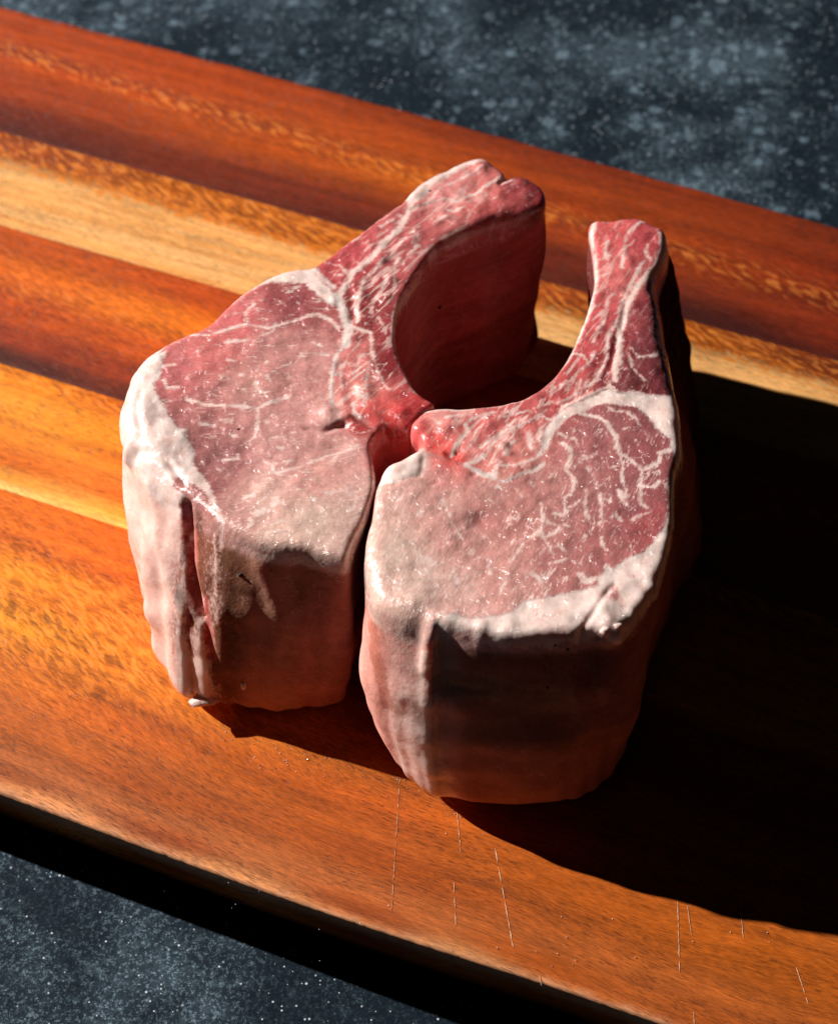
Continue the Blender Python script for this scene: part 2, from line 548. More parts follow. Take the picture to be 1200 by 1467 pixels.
def plank(k):
    v0, v1 = JOINTS[k], JOINTS[k + 1]
    near, far = k == 0, k == len(JOINTS) - 2
    us = np.arange(-420, 421, 2.0)
    if near or True:
        us = np.arange(-420, 421, 1.0) if near else us
    # cross-section: offsets from the two edges with rounded arrises, then the sides
    rn = 1.0 if near else 0.22
    rf = 2.2 if far else 0.22
    prof = []
    prof.append((0, 0.0, -THICK))
    prof.append((0, 0.0, -THICK * 0.5))
    for a in np.linspace(0, math.pi / 2, 6 if near else 4):
        prof.append((0, rn - rn * math.cos(a), -rn + rn * math.sin(a)))
    nmid = max(4, int((v1 - v0) / 2.0))
    for s in np.linspace(0, 1, nmid + 2)[1:-1]:
        prof.append((2, s, 0.0))
    for a in np.linspace(math.pi / 2, 0, 4):
        prof.append((1, rf - rf * math.cos(a), -rf + rf * math.sin(a)))
    prof.append((1, 0.0, -THICK * 0.5))
    prof.append((1, 0.0, -THICK))
    lo_ = edge_v(us, False) if near else np.full(len(us), v0) + 0.25 * np.sin(us * 0.011 + k) + 0.04
    hi_ = edge_v(us, True) if far else np.full(len(us), v1) + 0.25 * np.sin(us * 0.011 + k + 1) - 0.04
    A = np.zeros((len(us), len(prof), 3))
    for j, (m, s, z) in enumerate(prof):
        vv = lo_ + s if m == 0 else hi_ - s if m == 1 else (lo_ + rn) + s * (hi_ - rf - lo_ - rn)
        if near and m == 0 and z < -rn:
            vv = vv + 9.0 * (-z - rn) / THICK
        if far and m == 1 and z < -rf:
            vv = vv - 9.0 * (-z - rf) / THICK
        A[:, j, 0], A[:, j, 1], A[:, j, 2] = us, vv, z
    u, v, z = A[..., 0].ravel(), A[..., 1].ravel(), A[..., 2].ravel()
    top = z > -0.9
    und = 0.14 * fbm(np.stack([u * 0.02, v * 0.05, 0 * u], -1), 2)
    if False:
        und -= 0.25 * np.clip(1 - (v + 142.5) / 5, 0, 1) * (0.4 + fbm(np.stack([u * 0.12, v * 0.1, 0 * u], -1), 3)).clip(0, 1.2)
    zz = z + np.where(top, und, 0)
    xy = uv_to_xy(u, v)
    n0, n1 = len(us), len(prof)
    ii = np.arange(n0 * n1).reshape(n0, n1)
    Fc = np.stack([ii[:-1, :-1], ii[1:, :-1], ii[1:, 1:], ii[:-1, 1:]], -1).reshape(-1, 4).tolist()
    bot = np.stack([ii[:-1, -1], ii[1:, -1], ii[1:, 0], ii[:-1, 0]], -1).tolist()
    Fc += bot + [ii[0].tolist(), ii[-1][::-1].tolist()]
    o = new_mesh_obj("plank", np.column_stack([xy, zz]) * S, Fc, WOOD, board)
    me = o.data
    q = np.stack([u * 0.16, v], -1)
    sel = (tp[:, 1] > v0 - 1.0) & (tp[:, 1] < v1 + 1.0)
    tone = idw(q, tp[sel], tc[sel], 3.0, 1.2)
    if near:   # pale arris: lit highlight painted into the tone, with worn bare fibre
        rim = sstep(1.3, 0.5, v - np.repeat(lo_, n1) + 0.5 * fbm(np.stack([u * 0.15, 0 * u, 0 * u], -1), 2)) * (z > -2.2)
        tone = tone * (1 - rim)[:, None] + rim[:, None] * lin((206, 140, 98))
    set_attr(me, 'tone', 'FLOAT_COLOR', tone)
    # grain coordinates: along, across; bent where the figure swirls, shifted from plank to plank
    gu, gv = u + 613.0 * k, v.copy()
    if near:
        gv = gv + 9.0 * np.exp(-((u - 25) / 60) ** 2 - ((v + 118) / 26) ** 2) + 0.10 * np.clip(u + 110, 0, 90) * np.exp(-((v + 100) / 35) ** 2)
        gv = gv + 6 * np.exp(-((u - 120) / 45) ** 2 - ((v + 120) / 20) ** 2)
    set_attr(me, 'grain', 'FLOAT_VECTOR', np.stack([gu, gv + 37 * k, 0 * u + 5.0 * k], -1))
    if k == 0:
        rp = 0.50 * np.exp(-((v + 82) / 22) ** 2) * sstep(10, -70, u) + 0.14
    elif k == 1:
        rp = 0.12 + 0.5 * np.exp(-((v - 5) / 3) ** 2)
    elif k == 2:
        rp = 0.16 + 0.25 * np.exp(-((v - 46) / 9) ** 2)
    elif k == 3:
        rp = 0.08 + 0.55 * sstep(98, 106, v)
    else:
        rp = 0.12 + 0.45 * np.exp(-((v - 152 + 0.05 * u) / 6) ** 2)
    set_attr(me, 'ripple', 'FLOAT', rp)
    sp_ = (v - 104.0 - 2.0 * np.sin(u * 0.013)) if k == 3 else np.full(len(v), 30.0)
    set_attr(me, 'sap', 'FLOAT', sp_)
    set_attr(me, 'finish', 'FLOAT', np.where(z < -1.8, 0.0, 1.0))
    return o


for k in range(len(JOINTS) - 1):
    plank(k)

# knife scratches in the board: thin raised burrs of pale torn fibre
SCR = plain("torn_wood_fibre", (0.80, 0.50, 0.30), 0.6, 0, 0.4, 3.0)
SCRATCHES = [((573, 1112), (561, 1305), .22), ((654, 1158), (660, 1222), .26), ((650, 1263), (653, 1328), .26),
             ((709, 1215), (735, 1357), .34), ((719, 1176), (726, 1202), .2), ((901, 1217), (902, 1232), .2),
             ((970, 1280), (973, 1392), .3), ((984, 1297), (990, 1340), .2), ((1057, 1262), (1064, 1343), .32),
             ((1054, 1275), (1060, 1300), .3), ((1140, 1386), (1157, 1438), .28), ((773, 1398), (775, 1412), .2),
             ((993, 1450), (994, 1470), .24), ((1146, 1262), (1163, 1316), .2), ((60, 430), (34, 480), .25)]
for a, b, wd in SCRATCHES:
    A, B = unp(np.array(a), 0.0), unp(np.array(b), 0.0)
    L = np.linalg.norm(B - A)
    d = (B - A) / L
    nrm = np.array([-d[1], d[0], 0])
    V, Fc = [], []
    s = 0.0
    while s < L:
        ln = random.uniform(1.2, 6.0)
        e = min(L, s + ln)
        m = max(2, int((e - s) / 0.7))
        base = len(V)
        for j in range(m + 1):
            tt = s + (e - s) * j / m
            c = A + d * tt + nrm * random.uniform(-.05, .05)
            ww = wd * 0.5 * math.sin(math.pi * (0.08 + 0.84 * j / m)) * random.uniform(.5, 1.15)
            zl = 0.05
            V += [c - nrm * ww + (0, 0, zl - .06), c + (0, 0, zl + 0.10), c + nrm * ww + (0, 0, zl - .06)]
            if j:
                p = base + 3 * (j - 1)
                Fc += [[p, p + 3, p + 4, p + 1], [p + 1, p + 4, p + 5, p + 2]]
        s = e + random.choice([0.1, 0.2, 0.5, 1.2])
    xy = np.array(V)
    # follow the gentle undulation of the plank
    u_, v_ = xy[:, :2] @ BU, xy[:, :2] @ BV
    xy[:, 2] += 0.14 * fbm(np.stack([u_ * 0.02, v_ * 0.05, 0 * u_], -1), 2)
    new_mesh_obj("knife_scratch", xy * S, Fc, SCR, board)


# ------------------------------------------------------------------ the chops
def remesh_prism(poly, H, vox):
    bm = bmesh.new()
    lo_ = [bm.verts.new((x, y, 0.0)) for x, y in poly]
    hi_ = [bm.verts.new((x, y, H)) for x, y in poly]
    n = len(poly)
    for i in range(n):
        j = (i + 1) % n
        bm.faces.new((lo_[i], lo_[j], hi_[j], hi_[i]))
    a = bm.faces.new(hi_)
    b = bm.faces.new(lo_[::-1])
    bmesh.ops.triangulate(bm, faces=[a, b])
    bmesh.ops.recalc_face_normals(bm, faces=bm.faces[:])
    me = bpy.data.meshes.new("tmp")
    bm.to_mesh(me)
    bm.free()
    o = bpy.data.objects.new("tmp", me)
    col.objects.link(o)
    md = o.modifiers.new("r", 'REMESH')
    md.mode = 'VOXEL'
    md.voxel_size = vox
    md.adaptivity = 0.0
    dg = bpy.context.evaluated_depsgraph_get()
    ev = o.evaluated_get(dg)
    m2 = ev.to_mesh()
    V = np.empty(len(m2.vertices) * 3, np.float32)
    m2.vertices.foreach_get("co", V)
    V = V.reshape(-1, 3).astype(float)
    nl = len(m2.loops)
    Li = np.empty(nl, np.int32)
    m2.loops.foreach_get("vertex_index", Li)
    tot = np.empty(len(m2.polygons), np.int32)
    m2.polygons.foreach_get("loop_total", tot)
    assert (tot == 4).all()
    Fq = Li.reshape(-1, 4)
    ev.to_mesh_clear()
    bpy.data.objects.remove(o)
    bpy.data.meshes.remove(me)
    return V, Fq


def smooth_mesh(V, Fq, it, lam=0.5):
    E = np.vstack([Fq[:, [0, 1]], Fq[:, [1, 2]], Fq[:, [2, 3]], Fq[:, [3, 0]]])
    a = np.concatenate([E[:, 0], E[:, 1]])
    b = np.concatenate([E[:, 1], E[:, 0]])
    cnt = np.bincount(a, minlength=len(V)).astype(float)
    for _ in range(it):
        m = np.stack([np.bincount(a, weights=V[b, c], minlength=len(V)) for c in range(3)], -1) / cnt[:, None]
        V = V + lam * (m - V)
    return V


def vnormals(V, Fq):
    fn = np.cross(V[Fq[:, 2]] - V[Fq[:, 0]], V[Fq[:, 3]] - V[Fq[:, 1]])
    n = np.zeros_like(V)
    for c in range(3):
        for k in range(4):
            n[:, c] += np.bincount(Fq[:, k], weights=fn[:, c], minlength=len(V))
    return n / (np.linalg.norm(n, axis=1)[:, None] + 1e-12)


H = 76.0
PXMM = 5.25


def build_chop(D):
    out = D['outline']
    T = np.array([o[0] for o in out], float)
    TP = unp(T, H)[:, :2]
    off = []
    for (t, b), p in zip(out, TP):
        off.append(unp(np.array(b, float), 0.0)[:2] - p if b is not None else (0.0, 0.0))
    off = np.array(off)
    dense = catmull(TP, 0.9)
    V, Fq = remesh_prism(dense, H, D.get('vox', 0.45))
    V = smooth_mesh(V, Fq, 5)
    q = V[:, :2].copy()
    z0 = V[:, 2].copy()
    pxq = proj(np.column_stack([q, np.full(len(q), H)]))
    # distance to the outline and direction to it
    dE = np.zeros(len(q))
    nE = np.zeros((len(q), 2))
    tang = np.roll(dense, -1, 0) - np.roll(dense, 1, 0)
    area = 0.5 * np.sum(dense[:, 0] * np.roll(dense[:, 1], -1) - np.roll(dense[:, 0], -1) * dense[:, 1])
    on = np.stack([tang[:, 1], -tang[:, 0]], -1) * (1 if area > 0 else -1)
    on /= np.linalg.norm(on, axis=1)[:, None]
    kk = np.arange(-40, 41)
    ker = np.exp(-(kk / 13.0) ** 2)
    on = sum(wt * np.roll(on, -k_, 0) for k_, wt in zip(kk, ker))
    on /= np.linalg.norm(on, axis=1)[:, None]
    for a in range(0, len(q), 20000):
        d2 = ((q[a:a + 20000, None] - dense[None]) ** 2).sum(-1)
        j = d2.argmin(1)
        # put the wall exactly on the smooth outline (takes out the voxel steps)
        qq = q[a:a + 20000]
        best, bp = np.full(len(j), 1e9), qq.copy()
        for s0, s1 in ((j - 1, j), (j, (j + 1) % len(dense))):
            A_, B_ = dense[s0], dense[s1]
            ab = B_ - A_
            t_ = np.clip(((qq - A_) * ab).sum(1) / ((ab ** 2).sum(1) + 1e-12), 0, 1)
            pt = A_ + t_[:, None] * ab
            dd_ = np.linalg.norm(qq - pt, axis=1)
            bp = np.where((dd_ < best)[:, None], pt, bp)
            best = np.minimum(best, dd_)
        wz = sstep(H - 0.2, H - 1.6, z0[a:a + 20000]) * sstep(0.0, 1.4, z0[a:a + 20000]) * (best < 1.2)
        q[a:a + 20000] += wz[:, None] * (bp - qq)
        dE[a:a + 20000] = best * (1 - wz)
        nE[a:a + 20000] = on[j]
    # rounding of the upper edge, region by region
    r = idw(pxq, [x[0] for x in D['round']], [[x[1]] for x in D['round']], 3.0, 8.0)[:, 0]
    dd = np.clip(dE, 0, r)
    drop = r - np.sqrt(np.maximum(r * r - (r - dd) ** 2, 0))
    tz = z0 / H
    z1 = z0 - drop * sstep(0.55, 1.0, tz)
    # hang of the walls: top outline -> foot outline
    o2 = idw(q, TP, off, 3.0, 1.5)
    front = sstep(0.2, -0.7, nE[:, 1]) * sstep(0.95, 0.5, nE[:, 0])
    bulge = D.get('bulge', 1.0) * (0.2 + 0.8 * front) * np.sin(np.pi * np.clip(tz, 0, 1) ** 1.0) * np.exp(-dE / 8)
    rb = 11.0
    inset = np.where(z0 < rb, rb - np.sqrt(np.maximum(rb * rb - (rb - np.clip(z0, 0, rb)) ** 2, 0)), 0) * np.exp(-dE / 8)
    bulge = bulge + 4.2 * front * (1 - tz) * np.exp(-dE / 8)
    xy = q + o2 * (1 - tz)[:, None] + nE * (bulge - inset)[:, None]
    P = np.column_stack([xy, z1])
    wall = sstep(2.2, 5.5, H - z0)                 # 0 on the cut face, 1 on the walls
    cut = 1 - sstep(1.0, 6.0, H - z0)
    # relief of cut face
    n0 = vnormals(P, Fq)
    for px, rad, amp in D['bumps']:
        c = unp(np.array(px, float), H)[:2]
        P += n0 * (amp * np.exp(-((q - c) ** 2).sum(1) / (rad / PXMM) ** 2) * cut)[:, None]
    for pl, wd, dep in D['grooves']:
        c = unp(np.array(pl, float), H)[:, :2]
        ds = seg_dist(q, c, wd / PXMM * 3)
        P += n0 * (-dep * np.exp(-(ds / (wd / PXMM)) ** 2) * cut)[:, None]
    up_ = wall
    ribm = inside(pxq, D['rib'])
    a = 1.5 * fbm(np.column_stack([q * 0.045, z0 * 0.05]), 2) * (0.25 + 0.75 * up_) + (0.30 - 0.22 * wall) * fbm(np.column_stack([q * 0.20, z0 * 0.13]), 3)
    a += np.where(ribm, 0.45, 0.0) * cut * noise3(np.column_stack([q * 0.30, z0 * 0.1]) + 40)
    a *= 1 - 0.7 * sstep(H - 18, H - 5, z0) * np.exp(-dE / 5)
    Pbase, nbase = P.copy(), n0.copy()
    P += n0 * a[:, None]
    n0 = n0 * np.column_stack([np.ones(len(q)), np.ones(len(q)), 1 - 0.75 * wall])
    n0 /= np.linalg.norm(n0, axis=1)[:, None] + 1e-9
    # features on the walls, found where they stand on the surface
    pp = proj(P)
    depth = (P - CAM) @ FW
    nf = vnormals(P, Fq)
    facing = ((CAM - P) * nf).sum(1) > 0

    def pick(px):
        d = np.hypot(pp[:, 0] - px[0], pp[:, 1] - px[1])
        rad = 2.5
        while True:
            m = (d < rad) & facing
            if m.any():
                k = np.where(m)[0]
                return P[k[depth[k].argmin()]]
            rad *= 1.5

    sdist = np.full(len(q), 6.0)
    psd = np.full(len(q), 6.0)
    for pl, wd in D['veins']:
        c = unp(np.array(pl, float), H)[:, :2]
        hw = wd / PXMM / 2 * 1.25
        ds = seg_dist(q, c, 6.0 + hw)
        ds = np.sqrt(ds ** 2 + np.maximum(0, H - z0 - 2.0) ** 2)
        sdist = np.minimum(sdist, ds - hw)
    relief = np.zeros(len(q))
    for poly, through in D['fatpolys']:
        c = unp(np.array(poly, float), H)[:, :2]
        ds = poly_sd(q, c)
        if through is False:
            ds = np.maximum(ds, H - z0 - 5.0)
        elif through is not True:
            ds = np.maximum(ds, (H - through) - z0 + 2.0 * noise3(np.column_stack([q * 0.2, z0 * 0.1])))
        sdist = np.minimum(sdist, ds)
        psd = np.minimum(psd, ds)
    leanw = []
    for pl, wd, colr in D['wallmeat']:
        c = np.array([pick(p) for p in pl])
        hw = wd / PXMM / 2
        ds = seg_dist(P, c, 8.0 + hw)
        leanw.append((sstep(hw * 1.25, hw * 0.75, ds + 0.8 * noise3(P * 0.5)), colr))
        sdist = np.maximum(sdist, np.where(ds < hw + 3, hw + 0.6 - ds, -9))
    for px, rt, rbm in D['fatcols']:
        c = unp(np.array(px, float), H)[:2]
        rr = (rt + (rbm - rt) * np.clip(1 - z0 / H, 0, 1) ** 1.3) / PXMM
        ds = np.linalg.norm(q - c, axis=1) - rr + 1.6 * fbm(np.column_stack([q * 0.16, z0 * 0.16]), 3) + 9 * (1 - wall)
        sdist = np.minimum(sdist, ds)
        psd = np.minimum(psd, ds)
    for pl, wd, height in D['wallfat']:
        c = np.array([pick(p) for p in pl])
        hw = wd / PXMM / 2
        ds = seg_dist(P, c, 8.0 + hw)
        sdist = np.minimum(sdist, ds - hw)
        relief += height * sstep(hw * 1.3, 0.0, ds)
    for pl, wd, hgt in D['walllumps']:
        c = np.array([pick(p) for p in pl])
        hw = wd / PXMM / 2
        relief += hgt * np.exp(-(seg_dist(P, c, hw * 4) / hw) ** 2)
    fatness = sstep(0.4, -0.6, sdist)
    thick = sstep(1.5, -2.5, psd)
    P += n0 * (relief + fatness * np.where(ribm, 0.05, 0.0) + thick * (0.10 + 0.40 * fbm(P * 0.13, 2)))[:, None]
    Ps = smooth_mesh(P, Fq, 14, 0.5)
    P = smooth_mesh(P, Fq, 3, 0.5)
    P += (wall * (1 - 0.6 * fatness))[:, None] * (Ps - P)
    P[:, 2] -= min(0.0, 0)
    P[:, 2] = np.maximum(P[:, 2], 0.15)
    nf = vnormals(P, Fq)
    # colours of the flesh
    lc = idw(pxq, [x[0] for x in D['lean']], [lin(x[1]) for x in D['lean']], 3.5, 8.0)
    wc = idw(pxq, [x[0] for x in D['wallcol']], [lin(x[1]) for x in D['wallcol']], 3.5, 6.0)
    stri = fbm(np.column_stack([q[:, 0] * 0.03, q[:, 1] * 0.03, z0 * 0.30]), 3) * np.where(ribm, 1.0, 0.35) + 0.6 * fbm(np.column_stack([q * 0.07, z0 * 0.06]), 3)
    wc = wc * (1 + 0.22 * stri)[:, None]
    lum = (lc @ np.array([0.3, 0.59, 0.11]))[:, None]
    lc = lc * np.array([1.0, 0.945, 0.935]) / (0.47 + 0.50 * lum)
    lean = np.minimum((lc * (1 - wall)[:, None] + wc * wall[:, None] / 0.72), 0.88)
    for m, colr in leanw:
        lean = lean * (1 - 0.8 * m)[:, None] + (lin(colr) / 0.72) * (0.8 * m)[:, None]
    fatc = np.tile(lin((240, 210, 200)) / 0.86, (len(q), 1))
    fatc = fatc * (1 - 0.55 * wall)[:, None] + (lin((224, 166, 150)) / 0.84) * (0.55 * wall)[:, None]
    yy = np.where(ribm, 0.35, 0.0)[:, None]
    fatc = fatc * (1 - yy) + yy * lin((226, 188, 178)) / 0.84
    marb = idw(pxq, [x[0] for x in D['marb']], [[x[1]] for x in D['marb']], 3.0, 10.0)[:, 0] * (1 - 0.8 * wall)
    rsd = poly_sd(pxq, np.array(D['rib'], float), 30.0)
    ribw = sstep(4, -8, rsd) * (1 - wall) * idw(pxq, [x[0] for x in D['ribfat']], [[x[1]] for x in D['ribfat']], 3.0, 10.0)[:, 0]
    wetv = np.where(fatness > 0.5, 0.75, 0.9) * (1 - wall * (1 - 0.5 * fatness))
    deep = np.where(ribm, 5.0, 9.0)
    scat = 0.0020 + wall * np.where(ribm, 0.002, 0.0075)
    # muted flesh
    grey = lean @ np.array([0.3, 0.59, 0.11])
    gk = np.where(ribm, 0.05, 0.16 - 0.06 * wall)[:, None]
    lean = (lean * (1 - gk) + gk * grey[:, None]) * np.array([1.0, 1.02, 1.0])
    sdist = sdist * (1 - 0.65 * wall)
    # fibre direction
    ang = np.where(ribm, D['fib'][1], D['fib'][0])
    ca, sa = np.cos(ang), np.sin(ang)
    fib_top = np.column_stack([q[:, 0] * ca + q[:, 1] * sa, -q[:, 0] * sa + q[:, 1] * ca, z0 * 1.0])
    along = q[:, 0] * nE[:, 1] - q[:, 1] * nE[:, 0]
    fib = fib_top
    # parts: one closed shell for each region of the surface, flush with its neighbours
    root = bpy.data.objects.new(D['name'], None)
    col.objects.link(root)
    ctr = np.array([P[:, 0].mean(), P[:, 1].mean(), 0.0])
    root.location = Vector(ctr) * S
    for k in ('label', 'category', 'group'):
        root[k] = D[k]
    fc = pxq[Fq].mean(1)
    region = np.zeros(len(Fq), int)
    for i, (nm, polys) in enumerate(D['parts']):
        for poly in polys:
            region[(region == 0) & inside(fc, np.array(poly, float))] = i + 1
    names = [D['body']] + [n for n, _ in D['parts']]
    for i, nm in enumerate(names):
        f = Fq[region == i]
        if not len(f):
            continue
        vi, inv = np.unique(f, return_inverse=True)
        f2 = inv.reshape(f.shape).astype(np.int32)
        n = len(vi)
        E = np.vstack([f2[:, [0, 1]], f2[:, [1, 2]], f2[:, [2, 3]], f2[:, [3, 0]]])
        key = E[:, 0].astype(np.int64) * n + E[:, 1]
        rkey = E[:, 1].astype(np.int64) * n + E[:, 0]
        bd = E[~np.isin(key, rkey)]
        outer = P[vi] - ctr
        inner = Pbase[vi] - ctr - nbase[vi] * deep[vi][:, None]
        faces = np.vstack([f2, (f2 + n)[:, ::-1]] + ([np.column_stack([bd[:, 1], bd[:, 0], bd[:, 0] + n, bd[:, 1] + n])] if len(bd) else []))
        me = bpy.data.meshes.new(nm)
        VV = (np.vstack([outer, inner]) * S).astype(np.float32)
        me.vertices.add(len(VV))
        me.vertices.foreach_set("co", VV.ravel())
        me.loops.add(faces.size)
        me.loops.foreach_set("vertex_index", faces.astype(np.int32).ravel())
        me.polygons.add(len(faces))
        me.polygons.foreach_set("loop_start", np.arange(0, faces.size, 4, dtype=np.int32))
        me.update(calc_edges=True)
        me.polygons.foreach_set("use_smooth", np.ones(len(faces), bool))
        NN = np.vstack([nf[vi], -nf[vi]])
        me.normals_split_custom_set_from_vertices(NN.tolist())
        tile = lambda x: np.concatenate([x[vi], x[vi]])
        set_attr(me, 'sd', 'FLOAT', tile(sdist))
        set_attr(me, 'marb', 'FLOAT', tile(marb))
        set_attr(me, 'ribw', 'FLOAT', tile(ribw))
        set_attr(me, 'wet', 'FLOAT', tile(wetv))
        set_attr(me, 'scat', 'FLOAT', tile(scat))
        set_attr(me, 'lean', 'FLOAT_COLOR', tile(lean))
        set_attr(me, 'fatc', 'FLOAT_COLOR', tile(fatc))
        set_attr(me, 'fib', 'FLOAT_VECTOR', tile(fib))
        me.materials.append(MEAT)
        o = bpy.data.objects.new(nm, me)
        col.objects.link(o)
        o.parent = root
    # small loose bits that cling to the chop
    def lump(nm, px, size, mat, squash=0.6):
        c = pick(px)
        bm = bmesh.new()
        bmesh.ops.create_icosphere(bm, subdivisions=2, radius=1.0)
        o_ = random.uniform(0, 50)
        for v in bm.verts:
            k = 1 + 0.5 * noise3(np.array([[v.co.x * 1.1 + o_, v.co.y * 1.1, v.co.z * 1.1]]))[0]
            v.co = Vector((v.co.x * size[0] * k, v.co.y * size[1] * k, v.co.z * size[2] * k))
        V_ = np.array([v.co[:] for v in bm.verts]) + c - ctr
        F_ = [[v.index for v in f.verts] for f in bm.faces]
        bm.free()
        new_mesh_obj(nm, V_ * S, F_, mat, root)
    for nm, px, size in D['bits']:
        lump(nm, px, size, SPECK if nm == 'dark_speck' else FATBIT)
    return root


FATBIT = plain("loose_fat", tuple(lin((232, 196, 184)) / 0.9), 0.35, 0.3, 0.4, 1.2)
SPECK = plain("dark_speck", (0.006, 0.005, 0.005), 0.5)

